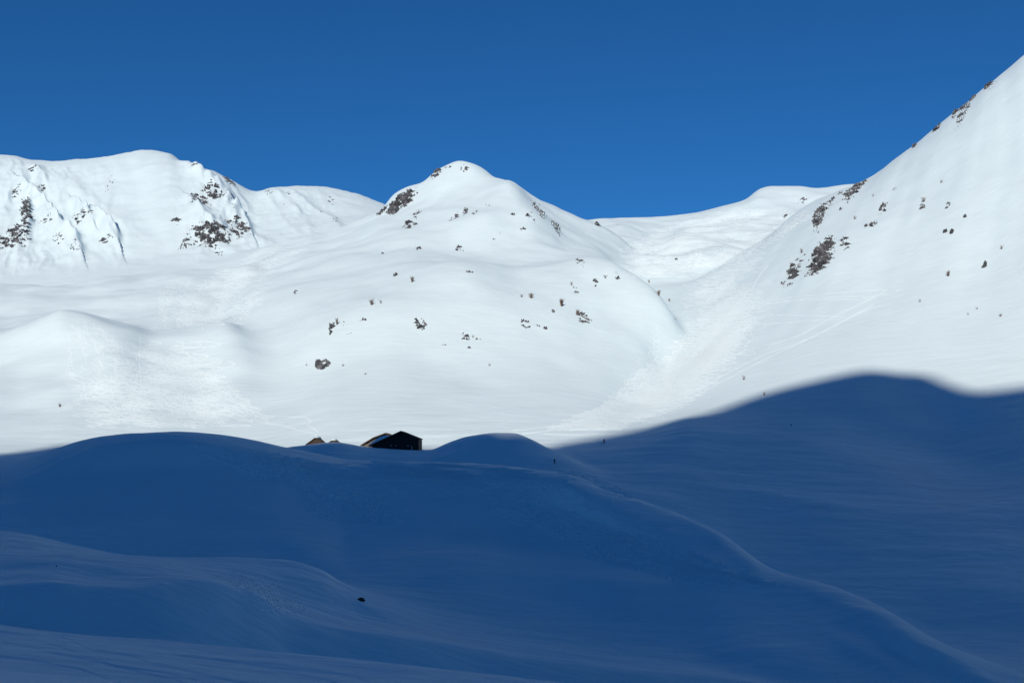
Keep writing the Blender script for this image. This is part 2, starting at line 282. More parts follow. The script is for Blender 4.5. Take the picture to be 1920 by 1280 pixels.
def rock_mat():
    m, n, b = mat('rock', .9)
    c = ramp(n, ntex(n, .22, 5), [(.36, (.045, .048, .056)), (.5, (.09, .095, .104)), (.64, (.185, .19, .20))])
    geo = n.nodes.new('ShaderNodeNewGeometry'); sep = n.nodes.new('ShaderNodeSeparateXYZ'); n.links.new(geo.outputs['True Normal'], sep.inputs[0])
    ad = n.nodes.new('ShaderNodeMath'); ad.operation = 'MULTIPLY_ADD'; ad.inputs[1].default_value = .5
    n.links.new(ntex(n, .3, 3), ad.inputs[0]); n.links.new(sep.outputs['Z'], ad.inputs[2])
    mr = n.nodes.new('ShaderNodeMapRange'); mr.inputs[1].default_value = .95; mr.inputs[2].default_value = .99; n.links.new(ad.outputs[0], mr.inputs[0])
    mx = n.nodes.new('ShaderNodeMix'); mx.data_type = 'RGBA'; n.links.new(mr.outputs[0], mx.inputs[0]); n.links.new(c, mx.inputs[6]); mx.inputs[7].default_value = (*SNOW, 1)
    n.links.new(mx.outputs[2], b.inputs['Base Color']); bump(n, b, ntex(n, 1.2, 5), .6, .3)
    return m
M_ROCK = rock_mat()
def plain(name, c0, c1, scale=2, rough=.8, sc=None):
    m, n, b = mat(name, rough)
    n.links.new(ramp(n, ntex(n, scale, 5, sc=sc), [(.35, c0), (.65, c1)]), b.inputs['Base Color']); return m
M_TWIG = plain('twig_bark', (.10, .07, .055), (.19, .14, .11))
M_WOOD = plain('dark_larch_boards', (.022, .018, .016), (.05, .038, .032), 1.5, sc=((4, 4, .4), 0))
M_STONE = plain('rubble_stone', (.10, .095, .08), (.19, .175, .15), 1.8)
M_ROOF = plain('weathered_shingles', (.06, .045, .035), (.13, .095, .07), 1.6)
M_DARK = plain('dark_opening', (.006, .006, .008), (.012, .012, .014))
M_PALE = plain('pale_paint', (.6, .6, .6), (.75, .75, .74))
M_JACKET = plain('dark_jacket', (.012, .014, .02), (.025, .026, .032))
M_TROUSER = plain('black_trousers', (.01, .01, .013), (.02, .02, .022))
M_SKIN = plain('skin', (.42, .26, .19), (.5, .32, .24)); M_PACK = plain('backpack_cloth', (.02, .02, .022), (.05, .045, .045))
M_SKI = plain('ski_topsheet', (.05, .05, .06), (.14, .13, .13), rough=.4)

# ------------------------------------------------------------------ object helpers
def mesh_obj(name, v, f, m, parent=None, smooth=False, **props):
    me = bpy.data.meshes.new(name); v = np.asarray(v, np.float32)
    if isinstance(f, np.ndarray):
        me.vertices.add(len(v)); me.vertices.foreach_set('co', v.ravel())
        me.loops.add(f.size); me.loops.foreach_set('vertex_index', f.ravel().astype(np.int32))
        me.polygons.add(len(f)); me.polygons.foreach_set('loop_start', np.arange(0, f.size, f.shape[1], dtype=np.int32))
        me.update(calc_edges=True)
    else: me.from_pydata([tuple(map(float, a)) for a in v], [], f)
    me.materials.append(m)
    me.polygons.foreach_set('use_smooth', np.full(len(me.polygons), smooth))
    o = bpy.data.objects.new(name, me); C.objects.link(o)
    if parent: o.parent = parent
    for k, val in props.items(): o[k] = val
    return o
def thing(name, loc, label, cat, group=None, rz=0):
    o = bpy.data.objects.new(name, None); C.objects.link(o); o.location = loc; o.rotation_euler = (0, 0, rz)
    o['label'] = label; o['category'] = cat
    if group: o['group'] = group
    return o
class MB:
    def __init__(s): s.v = []; s.f = []
    def box(s, x0, x1, y0, y1, z0, z1):
        b = len(s.v); s.v += [(x, y, z) for x in (x0, x1) for y in (y0, y1) for z in (z0, z1)]
        s.f += [tuple(b+i for i in q) for q in ((0,1,3,2),(4,6,7,5),(0,4,5,1),(2,3,7,6),(0,2,6,4),(1,5,7,3))]; return s
    def prism(s, poly, y0, y1):
        b = len(s.v); n = len(poly)
        s.v += [(x, y0, z) for x, z in poly]+[(x, y1, z) for x, z in poly]
        s.f.append(tuple(b+i for i in range(n))); s.f.append(tuple(b+n+i for i in reversed(range(n))))
        for i in range(n):
            j = (i+1) % n; s.f.append((b+i, b+n+i, b+n+j, b+j))
        return s
    def tube(s, p, q, r0, r1=None, n=6):
        r1 = r0 if r1 is None else r1; p = Vector(p); q = Vector(q); d = (q-p).normalized()
        a = d.orthogonal().normalized(); c = d.cross(a); b = len(s.v)
        for P, r in ((p, r0), (q, r1)):
            for i in range(n):
                t = 2*math.pi*i/n; w = P+(a*math.cos(t)+c*math.sin(t))*r; s.v.append(tuple(w))
        for i in range(n): s.f.append((b+i, b+(i+1) % n, b+n+(i+1) % n, b+n+i))
        s.f.append(tuple(b+i for i in reversed(range(n)))); s.f.append(tuple(b+n+i for i in range(n))); return s
    def build(s, name, m, parent=None, smooth=False, **props):
        o = mesh_obj(name, s.v, s.f, m, parent, smooth, **props)
        bm = bmesh.new(); bm.from_mesh(o.data); bmesh.ops.recalc_face_normals(bm, faces=bm.faces); bm.to_mesh(o.data); bm.free()
        return o

# ------------------------------------------------------------------ link the terrain, one mesh per landform, normals shared along the seams
co = np.stack([XX, YY, H], -1)
dx = np.gradient(co, axis=0); dy = np.gradient(co, axis=1)
nrm = np.cross(dx, dy); nrm /= np.linalg.norm(nrm, axis=-1, keepdims=True)
nrm[nrm[..., 2] < 0] *= -1
idx = np.arange(NC*NR).reshape(NC, NR)
quads = np.stack([idx[:-1, :-1], idx[1:, :-1], idx[1:, 1:], idx[:-1, 1:]], -1).reshape(-1, 4)
fo = own[:-1, :-1].reshape(-1)
FORMS = [('foreground_slope', [0, 1]), ('snow_knoll', [2]), ('snow_dome', [3]), ('snow_mound', [4]), ('valley', [5]),
         ('central_peak', [6]), ('mountain_pass', [7]), ('far_mountain', [8]), ('mountain_slope', [9])]
cf = co.reshape(-1, 3); nf = nrm.reshape(-1, 3)
for nm, ids in FORMS:
    qd = quads[np.isin(fo, ids)]
    if not len(qd): continue
    used, inv = np.unique(qd, return_inverse=True)
    o = mesh_obj(nm, cf[used], inv.reshape(-1, 4), M_SNOW, smooth=True, kind='structure')
    o.data.normals_split_custom_set_from_vertices(nf[used])

# ground beneath and around everything
mesh_obj('ground', [(-9000, -9000, -110), (9000, -9000, -110), (9000, 9000, -110), (-9000, 9000, -110)], [(0, 1, 2, 3)], M_SNOW, kind='structure')

# ------------------------------------------------------------------ the mountain behind the camera that shades the foreground
tdir = np.array([math.sin(TH), math.cos(TH)]); pdir = np.array([math.cos(TH), -math.sin(TH)]); TE = math.tan(EL)
edge = [('p', -300, 862), ('p', 0, 851), ('p', 60, 844), ('p', 125, 832), ('y', 200, 425), ('y', 330, 418), ('y', 480, 412), ('y', 560, 397), ('y', 600, 394), ('y', 630, 394), ('y', 660, 398), ('y', 690, 406), ('y', 725, 417), ('y', 800, 422),
        ('y', 860, 404), ('y', 925, 394), ('p', 965, 813), ('p', 1000, 823), ('p', 1050, 832), ('p', 1090, 826), ('p', 1132, 818), ('p', 1200, 804), ('p', 1300, 780), ('p', 1420, 742),
        ('p', 1550, 708), ('p', 1640, 694), ('p', 1690, 700), ('p', 1730, 701), ('p', 1775, 718), ('p', 1830, 734), ('p', 1920, 724), ('p', 2200, 700)]
ab = []
for k, px, v in edge:
    P = hit(px, v) if k == 'p' else ((px-CX)/F*v, v, height((px-CX)/F*v, v))
    if P is None: continue
    a = P[0]*pdir[0]+P[1]*pdir[1]; d = P[0]*tdir[0]+P[1]*tdir[1]
    ab.append((a, P[2]+d*TE, px, P[1]))
keep = [ab[0]]
for e in ab[1:]:
    if e[0] > keep[-1][0]+2: keep.append(e)
_dbg = ('shadow edge', [(round(e[0]), round(e[1]), e[2], round(e[3])) for e in ab], len(keep))
ka = [e[0] for e in keep]; kb = [e[1] for e in keep]
DD = 1000.0
aa = np.concatenate([np.linspace(-3000, ka[0]-20, 60), np.linspace(ka[0]-18, ka[-1]+18, 420), np.linspace(ka[-1]+20, 3000, 70)])
cb = pchip([-3000, -1200]+ka+[900, 3000], [kb[0]-350, kb[0]-20]+kb+[kb[-1]-30, kb[-1]-400], aa)
dd = np.concatenate([np.linspace(-2600, -DD-8, 60), [-DD], np.linspace(-DD+8, -25, 120)])
A, D = np.meshgrid(aa, dd, indexing='ij')
zr = (cb+DD*TE)[:, None]
t = np.clip((-D-25)/(DD-25), 0, 1)
zf = -16+(zr+16)*(.35*t+.65*t**1.7)
zb = zr-(-DD-D)*.6
zf = zf+np.where((D > -DD+20), 1, 0)*sstep(0, .2, t)*(1-sstep(.82, .99, t))*(22*(fbm(A/190, D/260, 301, 4)-.3))
zlim = cb[:, None]-D*TE-1.5*(np.abs(D+DD) > 4)
Z = np.where(D > -DD, np.minimum(zf, zlim), np.maximum(zb, -105))
P = np.stack([A*pdir[0]+D*tdir[0], A*pdir[1]+D*tdir[1], Z], -1)
ii = np.arange(A.size).reshape(A.shape)
qd = np.stack([ii[:-1, :-1], ii[1:, :-1], ii[1:, 1:], ii[:-1, 1:]], -1).reshape(-1, 4)
mesh_obj('shading_mountain', P.reshape(-1, 3), qd, M_SNOW, smooth=True, kind='structure')

exec_parts = True
# ------------------------------------------------------------------ rock outcrops
def outcrop(px, py, w, h, label, lean=0.0, cover=.5, amp=1.0, seed=0, n=None, group='rock outcrops on the sunlit slopes', grain=1.0):
    """a craggy patch of bedrock breaking through the snow; px, py centre; w, h seen size; lean shifts the top sideways"""
    base = hit(px, py)
    while base is None and py < 500: py += 1; base = hit(px, py)
    if base is None: pass; return
    top = None; yy = py-h/2
    while top is None or abs(top[1]-base[1]) > 150:
        top = hit(px, yy); yy += 1
        if yy >= py: top = base; break
    bot = hit(px, py+h/2) or base
    if abs(bot[1]-base[1]) > 120: bot = base
    Y0, Y1 = bot[1], top[1]
    sc = base[1]/F
    if Y1-Y0 < h*sc*.7: mid = base[1]; Y0 = mid-h*sc*.5; Y1 = mid+h*sc*.8
    n = n or int(min(110, max(22, max(w, h)*1.3)))
    nx = int(max(16, n*min(1, w/max(h, 1)*1.0+.2))); ny = int(max(16, n*min(1, h/max(w, 1)+.3)))
    S, T = np.meshgrid(np.linspace(-1.15, 1.15, nx), np.linspace(-1.15, 1.15, ny), indexing='ij')
    Y = (Y0+Y1)/2+T*(Y1-Y0)/2
    X = ((px+S*w/2+T*lean*.6*h/2)-CX)/F*Y
    Z = heights(X, Y)
    fs = .06*grain*(1000/base[1])**.35
    u = X*fs*2.0+Y*fs*.3; v = Z*fs*3.2+Y*fs*.9
    r1 = 1-2*np.abs(noise(u, v, 500+seed)); r2 = 1-2*np.abs(noise(u*2.6, v*2.4, 520+seed)); r3 = noise(u*5.5, v*5, 540+seed)
    blot = noise(u*.8+5, v*.8, 560+seed)
    rad = np.sqrt(S*S+T*T)
    dsp = (r1-.5)*1.35+(r2-.5)*.75+r3*.3+blot*1.2-(1-cover)*1.3+.45-np.maximum(rad-(.4+.35*cover), 0)*(1.6+1.6*cover)
    dsp = np.clip(dsp, -1.2, 1.5)*amp*(.9+.9*sc)*(1+.004*min(w, 90))
    gx = (heights(X+1, Y)-heights(X-1, Y))/2; gy = (heights(X, Y+1)-heights(X, Y-1))/2
    # push outwards along the slope normal, a little upwards
    L = np.sqrt(gx*gx+gy*gy+1)
    Nx, Ny, Nz = -gx/L, -gy/L, 1/L
    X2 = X+Nx*dsp+.25*amp*noise(u*4, v*4, 580+seed); Y2 = Y+Ny*dsp-.5*np.maximum(dsp, 0); Z2 = Z+Nz*dsp*1.0-.03
    i2 = np.arange(nx*ny).reshape(nx, ny)
    f = np.stack([i2[:-1, :-1], i2[1:, :-1], i2[1:, 1:], i2[:-1, 1:]], -1).reshape(-1, 4)
    v4 = np.stack([X2, Y2, Z2], -1).reshape(-1, 3)
    dd_ = dsp.reshape(-1)[f].max(1); f = f[dd_ > -.95*amp]
    if len(f) < 3: pass; return
    us, inv = np.unique(f, return_inverse=True); f = inv.reshape(-1, 4); v4 = v4[us]
    f = np.concatenate([f[:, [0, 1, 2]], f[:, [0, 2, 3]]])
    c = np.array(base); o = mesh_obj('rock_outcrop', v4-c, f, M_ROCK, smooth=False, label=label, category='rock outcrop', group=group)
    o.location = c
OUT = [
 # px, py, w, h, lean, cover, amp, label
 (28,445,64,50,.5,.5,1.5,'dark broken rock patch lowest on the left mountain near the photo edge'),
 (50,400,28,84,-.1,.5,1.5,'narrow dark rock rib running down the left mountain above the lowest patch'),
 (30,360,26,26,.5,.4,1.0,'small rock rib high at the far left edge below the dome of the left mountain'),
 (78,352,20,14,0,.5,1.0,'small dark rock knob just right of the high left ribs'),
 (62,318,34,16,0,.3,1.0,'thin scattered rocks just under the left end of the far skyline'),
 (85,413,40,30,-.6,.2,1.0,'speckled rocks between the two left ribs'),
 (110,445,30,34,-.6,.3,1.0,'broken rocks trailing down right of the lowest dark patch'),
 (140,460,26,36,-.7,.25,1.0,'rib of thin rocks ending lowest on the left mountain foot'),
 (150,405,30,34,-.5,.4,1.1,'dark rocks on the second rib of the left mountain'),
 (168,397,16,18,0,.35,1.0,'small rock beside the second rib of the left mountain'),
 (200,448,34,16,0,.45,1.1,'rock band at the foot of the shaded rib on the left mountain'),
 (205,345,30,50,.5,.05,.8,'faint speckle of rocks high in the open snow face of the left mountain'),
 (292,326,34,10,-.2,.1,.8,'faint rocks below the round summit of the left mountain'),
 (330,415,34,16,.2,.35,1.0,'small rock bar at the left of the big broken cliff'),
 (345,456,34,28,0,.4,1.1,'rock patch lower left of the big broken cliff'),
 (396,437,84,60,-.3,.55,1.9,'big broken dark cliff on the right part of the left mountain'),
 (448,425,48,50,-.5,.5,1.6,'rock patch at the shaded rib right of the big broken cliff'),
 (410,468,26,30,-.5,.15,1.0,'thin rocks trailing below the big broken cliff'),
 (375,368,46,28,.3,.42,1.3,'rock cluster above the big broken cliff'),
 (402,357,50,40,-.8,.5,1.6,'dark rock rib above and right of the big broken cliff'),
 (428,335,34,22,-.6,.5,1.3,'dark rocks breaking the skyline shoulder of the left mountain'),
 (410,330,24,12,-.4,.25,1.0,'small rocks under the skyline shoulder of the left mountain'),
 (365,300,30,16,-.5,.2,.9,'thin rocks just right of the round summit crest'),
 (440,386,34,30,-.5,.15,1.0,'speckled rocks between the skyline shoulder and the shaded rib'),
 (505,362,20,16,.3,.35,.9,'rocks on the small crest between the left summits'),
 (530,380,18,12,-.3,.35,.9,'small rocks below the second left summit crest'),
 (540,362,12,12,.3,.25,.9,'tiny rock under the crest of the second left summit'),
 (622,376,26,20,-.2,.15,.9,'faint rocks on the face of the second left summit'),
 (603,400,14,10,-.3,.2,.9,'tiny rocks midway down the second left summit'),
 (628,410,18,16,-.4,.3,.9,'rocks low on the second left summit'),
 (753,378,56,30,.8,.85,1.6,'big grey cliff on the left skyline shoulder of the central peak'),
 (716,393,22,18,.6,.65,1.3,'dark rock step at the notch left of the central peak'),
 (768,421,32,14,.5,.62,1.2,'dark slab below the big grey cliff of the central peak'),
 (782,400,24,30,.6,.2,1.0,'thin rocks between the big grey cliff and the slab below'),
 (818,326,20,16,.5,.7,1.2,'dark rock on the left side of the central summit'),
 (838,315,24,8,.4,.3,1.0,'small rocks in a row just under the central summit'),
 (870,316,20,18,-.2,.45,1.1,'dark speckled rocks on the face right of the central summit'),
 (851,407,20,16,.7,.45,1.0,'leftmost rock of the row under the upper shoulder of the central peak'),
 (873,396,12,14,.4,.6,1.0,'dark rock standing in the middle of the row under the upper shoulder'),
 (892,400,18,10,.5,.35,1.0,'right rock of the row under the upper shoulder of the central peak'),
 (910,386,24,8,0,.2,.9,'faint rocks on the crest of the upper shoulder'),
 (962,400,16,10,0,.2,.9,'faint rocks right of the upper shoulder crest'),
 (1010,400,46,44,-.9,.3,1.1,'long thin rock rib down the right ridge of the central peak'),
 (1042,428,24,20,-.7,.5,1.2,'dark rocks low on the right ridge of the central peak'),
 (994,405,26,20,-.5,.25,.9,'scattered rocks left of the long thin rib'),
 (980,430,14,8,-.2,.4,1.0,'small dark rock on the snow below the long thin rib'),
 (935,435,18,10,-.2,.3,.9,'small rocks in the middle of the upper central face'),
 (930,448,20,8,-.2,.25,.9,'short rock line under the small rocks of the upper central face'),
 (862,466,26,14,0,.35,1.0,'rocks with pale snow rim in the middle of the central face'),
 (785,466,12,8,0,.5,1.0,'single dark rock on the left of the central face'),
 (718,474,8,8,.6,.4,.9,'tiny rock on the crest left of the single dark rock'),
 (740,516,14,8,.6,.4,.9,'small rock on the left end of the lower dome crest'),
 (555,548,10,10,.5,.5,1.0,'small rock beside the tracked slope left of the central massif'),
 (880,511,22,8,0,.15,.9,'faint rocks on top of the lower dome'),
 (1087,490,30,12,-.2,.4,1.0,'rock band on the right top of the lower dome'),
 (1093,499,8,6,0,.4,.9,'tiny rock under the rock band of the lower dome'),
 (1117,530,14,24,0,.4,1.0,'upright rocks on the right face of the lower dome'),
 (1132,519,24,10,0,.15,.9,'faint rocks right of the upright rocks'),
 (1157,518,16,22,0,.35,1.0,'rock knob nearest the right edge of the lower dome'),
 (1082,545,22,18,-.6,.2,.9,'thin rocks left of the upright rocks'),
 (1095,597,34,26,-.6,.55,1.3,'dark rocks casting a blue shadow on the right lower face'),
 (1084,588,12,10,0,.5,1.0,'dark rock with a shrub above the blue shadow'),
 (1037,584,8,6,0,.5,.9,'tiny rock below the row of shrubs'),
 (985,607,24,18,0,.42,1.1,'rock cluster right of centre on the lower face'),
 (1009,610,10,10,0,.4,.9,'small rock next to the right of centre cluster'),
 (1022,616,8,8,.3,.35,.9,'small rock trailing right of the cluster'),
 (788,608,26,32,-.2,.58,1.3,'upright rock column in the middle of the lower face'),
 (815,588,6,6,0,.6,.9,'single small rock above right of the rock column'),
 (873,632,24,18,.3,.3,1.0,'thin rock ledges under a snow rim right of the rock column'),
 (897,637,14,6,-.3,.55,1.0,'dark flat ledge at the right end of the thin ledges'),
 (834,648,14,6,.4,.45,.9,'small flat rock left below the thin ledges'),
 (881,651,10,6,.2,.45,.9,'small flat rock below the thin ledges'),
 (622,617,14,30,.7,.5,1.2,'leaning rock rib on the left of the lower face'),
 (642,608,12,14,.5,.35,.9,'rocks right beside the leaning rock rib'),
 (655,625,14,10,.5,.3,.9,'thin rocks lower right of the leaning rib'),
 (680,600,18,12,.5,.15,.9,'faint rocks above right of the leaning rib'),
 (606,684,34,24,-.1,.72,1.5,'dark split boulders lowest on the central face'),
 (574,683,8,12,.6,.3,.9,'tiny rock just left of the dark split boulders'),
 (118,584,26,6,0,.35,.9,'small rock tip on the top of the left snow hill'),
 (1120,419,14,10,0,.75,1.3,'dark rock tower in the notch of the pass'),
 (1160,428,14,18,-.6,.2,.9,'thin rocks right below the notch of the pass'),
 (1268,487,7,6,0,.6,1.1,'single rock on the snow hump in the gully'),
 (1541,482,52,56,.5,.78,1.6,'biggest grey crag on the right slope'),
 (1490,507,36,44,.7,.55,1.3,'leaning crag lower left of the biggest crag'),
 (1468,531,14,14,.7,.4,1.0,'small rocks at the foot of the leaning crag'),
 (1553,448,28,18,.5,.3,1.0,'small rocks above the biggest crag'),
 (1584,458,28,34,-.1,.45,1.1,'rock cluster right of the biggest crag'),
 (1536,408,26,48,.4,.7,1.4,'tall dark crag left on the upper right slope'),
 (1548,388,30,22,.5,.4,1.1,'broken rocks on top of the tall dark crag'),
 (1561,376,18,16,.6,.45,1.1,'small crag between the tall crag and the skyline'),
 (1600,355,38,40,.6,.62,1.4,'dark crags right under the right skyline'),
 (1576,357,14,20,.5,.5,1.1,'rock stripe left of the crags under the skyline'),
 (1619,340,14,18,.7,.5,1.1,'rock stripe touching the right skyline'),
 (1505,383,32,26,.7,.4,1.1,'rocks on the left edge of the right slope'),
 (1471,411,10,14,.7,.45,1.0,'tiny rock lowest on the left edge of the right slope'),
 (1577,392,12,8,.5,.35,.9,'tiny rocks right of the tall dark crag'),
 (1655,391,18,22,.2,.6,1.2,'pair of dark rocks in the middle of the right slope'),
 (1639,419,22,12,.4,.6,1.1,'flat dark rock below the pair of rocks'),
 (1624,423,8,8,0,.6,1.0,'small dark rock left of the flat rock'),
 (1729,388,16,16,-.3,.5,1.1,'rock cluster on the right slope under two shrubs'),
 (1777,385,16,14,.3,.6,1.1,'rock with pointed top at the right of the right slope'),
 (1808,408,10,8,-.4,.5,1.0,'small rock below the rock with pointed top'),
 (1772,435,10,7,.4,.8,1.1,'left one of two dark boulders side by side'),
 (1784,435,9,10,0,.8,1.1,'right one of two dark boulders side by side'),
 (1845,497,12,11,.6,.85,1.2,'dark forked boulder at the far right of the slope'),
 (1890,640,5,5,0,.9,1.0,'tiny dark stone at the far right just above the shadow'),
 (1678,352,16,14,.5,.2,.9,'faint rocks near the start of the steep right skyline'),
 (1807,215,30,34,.7,.5,1.3,'rock rib high on the steep right face'),
 (1758,240,22,10,.8,.65,1.4,'rocks on the steep right skyline at its lower third'),
 (1787,222,16,10,.8,.35,1.1,'small rocks left of the high rib'),
 (1792,206,16,8,.7,.6,1.4,'small rock step on the steep right skyline'),
 (1824,176,14,10,.6,.65,1.5,'pointed rock teeth on the steep right skyline'),
 (1852,154,18,12,.7,.65,1.5,'topmost rock knobs on the steep right skyline'),
 (1864,158,24,14,.8,.25,1.0,'thin rocks just under the topmost knobs'),
 (1714,271,14,10,.7,.65,1.4,'lowest rock knob on the steep right skyline'),
 (677,1124,12,7,.3,1.0,.30,'lone black rock on the shaded snow in front of the huts'),
]
for k, (px, py, w, h, lean, cover, amp, lab) in enumerate(OUT):
    grp = 'rock outcrops on the sunlit slopes' if py < 900 else None
    if grp: outcrop(px, py, w, h, lab, lean, cover, amp, seed=k*7, grain=1.15 if w > 30 else 1.7)

def boulder(px, py, w, h, label, name='boulder', cat='boulder'):
    P = Vector(hit(px, py)); sc = P.y/F; bm = bmesh.new(); bmesh.ops.create_icosphere(bm, subdivisions=3, radius=1)
    for v in bm.verts:
        n_ = 1+.22*float(noise(np.array(v.co.x*1.6+3), np.array(v.co.y*1.6+v.co.z*2), 77))*2
        v.co = Vector((v.co.x*n_*w*sc/2, v.co.y*n_*w*sc/2.4, v.co.z*n_*h*sc*.62))
        v.co.z = round(v.co.z*9)/9*.4+v.co.z*.6
    me = bpy.data.meshes.new(name); bm.to_mesh(me); bm.free(); me.materials.append(M_BARE)
    o = bpy.data.objects.new(name, me); C.objects.link(o); o.location = P+Vector((0, 0, h*sc*.18)); o['label'] = label; o['category'] = cat
M_BARE = plain('bare_rock', (.018, .016, .016), (.045, .038, .035), 3)
boulder(677, 1126, 13, 8, 'lone black boulder on the shaded snow slope below the big hut')
boulder(106, 1061, 2.6, 1.8, 'tiny dark stone on the shaded snow at the left edge')
boulder(1483, 797, 2.6, 1.8, 'tiny dark stone in the shaded snow of the right slope')

# ------------------------------------------------------------------ leafless shrubs
def shrub(px, py, hpx, label, seed, wide=1.0, dense=46):
    P = hit(px, py+hpx*.45)
    if P is None: return
    sc = P[1]/F; hh = hpx*sc; r = random.Random(seed); b = MB()
    for i in range(dense):
        a = r.uniform(0, 6.283); lean = r.uniform(.05, .75)*wide
        L = hh*r.uniform(.55, 1.05); bx, by = r.uniform(-.12, .12)*hh*wide, r.uniform(-.12, .12)*hh
        p = Vector((bx, by, -.2)); m_ = p+Vector((math.cos(a)*lean*.35*L, math.sin(a)*lean*.35*L, L*.5))
        e = m_+Vector((math.cos(a)*lean*.4*L+r.uniform(-.1, .1)*L, math.sin(a)*lean*.4*L, L*.5))
        th = .010*hh+.012
        b.tube(p, m_, th, th*.8, 4).tube(m_, e, th*.8, th*.3, 4)
        for _ in range(2):
            q_ = m_.lerp(e, r.uniform(0, .6)); b.tube(q_, q_+Vector((r.uniform(-.25, .25)*L, r.uniform(-.2, .2)*L, r.uniform(.15, .3)*L)), th*.6, th*.25, 3)
    o = b.build('leafless_shrub', M_TWIG, label=label, category='shrub', group='leafless shrubs on the snow slopes'); o.location = P
SHR = [
 (773,523,12,'leafless shrub alone on top of the lower dome, left of its crest',1.1,60),
 (697,566,12,'leafless shrub on the left brow of the lower dome',1.2,50),
 (714,565,8,'small pale shrub right of the shrub on the left brow',1,20),
 (632,602,14,'slim shrub sticking up from the leaning rock rib',.5,30),
 (978,554,7,'left small shrub of the pair above the lower face',1.2,24),
 (996,554,11,'right darker shrub of the pair above the lower face',1.2,60),
 (1053,567,16,'tallest brown shrub on the right brow of the lower dome',.7,90),
 (1083,585,12,'shrub growing at the dark rock above the blue shadow',.9,60),
 (1072,531,8,'faint shrub among the thin rocks on the right of the lower dome',1.2,24),
 (1235,548,11,'bushy shrub on the right silhouette of the lower dome',.9,60),
 (1217,527,7,'small shrub high on the right silhouette of the lower dome',1.1,22),
 (1255,562,7,'small shrub low on the right silhouette of the lower dome',.9,26),
 (1267,596,5,'tiny shrub on the snow right of the lower dome',1,14),
 (887,630,6,'faint twigs above the dark flat ledge',1.3,16),
 (643,684,6,'faint shrub right of the dark split boulders',1.3,18),
 (685,700,5,'tiny shrub low on the central face',1.5,16),
 (918,683,6,'tiny shrub alone low right on the central face',1.4,18),
 (112,759,8,'small dark shrub alone on the lower left snow',.8,30),
 (1778,512,12,'grey shrub on the right slope left of the forked boulder',.9,46),
 (1878,463,9,'faint shrub above the forked boulder at the right edge',1.2,20),
 (1876,590,7,'brown shrub low at the right edge of the slope',1.3,30),
 (1832,577,6,'faint shrub in a row on the far right slope',1,16),
 (1815,588,5,'tiny shrub lower in the row on the far right slope',1,12),
 (1725,563,7,'faint twigs in the middle of the lower right slope',1.3,16),
 (1395,708,9,'left twig on the snow just above the shadow edge',1.1,22),
 (1433,737,9,'right twig on the snow just above the shadow edge',.8,18),
 (1603,408,8,'faint shrub left of the flat dark rock',1.4,22),
 (1732,374,10,'faint shrub above the rock cluster on the right slope',1.3,30),
 (1765,339,7,'faint shrub highest on the right slope',1.3,18),
 (1637,365,6,'faint shrub right below the skyline crags',1.2,16),
 (1503,470,11,'faint slim shrub left of the biggest crag',.7,24),
 (1483,496,9,'faint shrub on top of the leaning crag',.9,24),
]
for k, (px, py, hp, lab, wd, dn) in enumerate(SHR): shrub(px, py, hp, lab, 900+k, wd, dn)

# ------------------------------------------------------------------ huts
def loc_at(px, Y):
    x = (px-CX)/F*Y; return Vector((x, Y, height(x, Y)))
HY = 396.0; S = HY/F
def hx(px): return (px-740)*S
# big hut: gable end towards us, right roof side short, left roof side running down to the snow
zb0 = (HZ-846)*S
def hz(py): return (HZ-py)*S-zb0
big = thing('mountain_hut', (hx(740)+(740-CX)*S, HY, zb0), 'big dark mountain hut with its gable end facing us and a long left roof', 'hut')
DEP = 15.0
g = MB().prism([(hx(698), -2.5), (hx(785), -2.5), (hx(785), hz(822.6)), (hx(751.7), hz(809.6)), (hx(698), hz(834.2))], 0, DEP); g.build('wall', M_WOOD, big)
rf = MB(); th_ = .32
rf.prism([(hx(751.7), hz(808.8)), (hx(786.4), hz(822.6)), (hx(786.4), hz(822.6)+th_), (hx(751.7), hz(808.8)+th_)], -.7, DEP+.7)
rf.prism([(hx(751.7), hz(808.8)), (hx(751.7), hz(808.8)+th_), (hx(692), hz(836.4)+th_), (hx(692), hz(836.4))], -.7, DEP+.7)
roof = rf.build('roof', M_ROOF, big)
sn = MB()
Ns = 14; pts = []
for i in range(Ns+1):
    t_ = i/Ns; x = hx(731)+(hx(691)-hx(731))*t_; zz = hz(818.4)+(hz(836.9)-hz(818.4))*t_
    pts.append((x, zz+th_+.05+1.15*math.sin(math.pi*min(t_*1.0, 1))**.7))
low = [(hx(691), hz(836.9)+th_+.01), (hx(731), hz(818.4)+th_+.01)]
sn.prism(pts+low, -.75, DEP*.75); sn.build('roof_snow', M_SNOW, roof, True)
for wx, wz, ww, wh in ((737.5, 825, 5, 3.2), (767, 825, 5, 3.2)):
    fr = MB().box(hx(wx-ww/2), hx(wx+ww/2), -.08, .02, hz(wz+wh/2), hz(wz-wh/2)).build('window', M_DARK, big)
    MB().box(hx(wx-ww/2)-.08, hx(wx+ww/2)+.08, -.12, -.02, hz(wz-wh/2)+.002, hz(wz-wh/2)+.09).build('window_lintel', M_WOOD, fr)
for wx in (733.7, 742.3, 765): MB().box(hx(wx)-.17, hx(wx)+.17, -.07, .03, hz(836), hz(834.2)).build('vent', M_PALE, big)
MB().tube((hx(772.3), -.5, hz(844)), (hx(772.3), -.5, hz(835.3)), .11).build('downpipe', M_PALE, big)
bb = MB()
for i in range(30):
    xx = hx(699)+i*(hx(784.5)-hx(699))/29; zt = hz(809.6)-abs(xx-hx(751.7))*(.39 if xx > hx(751.7) else .458)
    bb.box(xx-.035, xx+.035, -.045, .0, -.5, zt-.25)
bb.build('cladding_battens', M_WOOD, big)
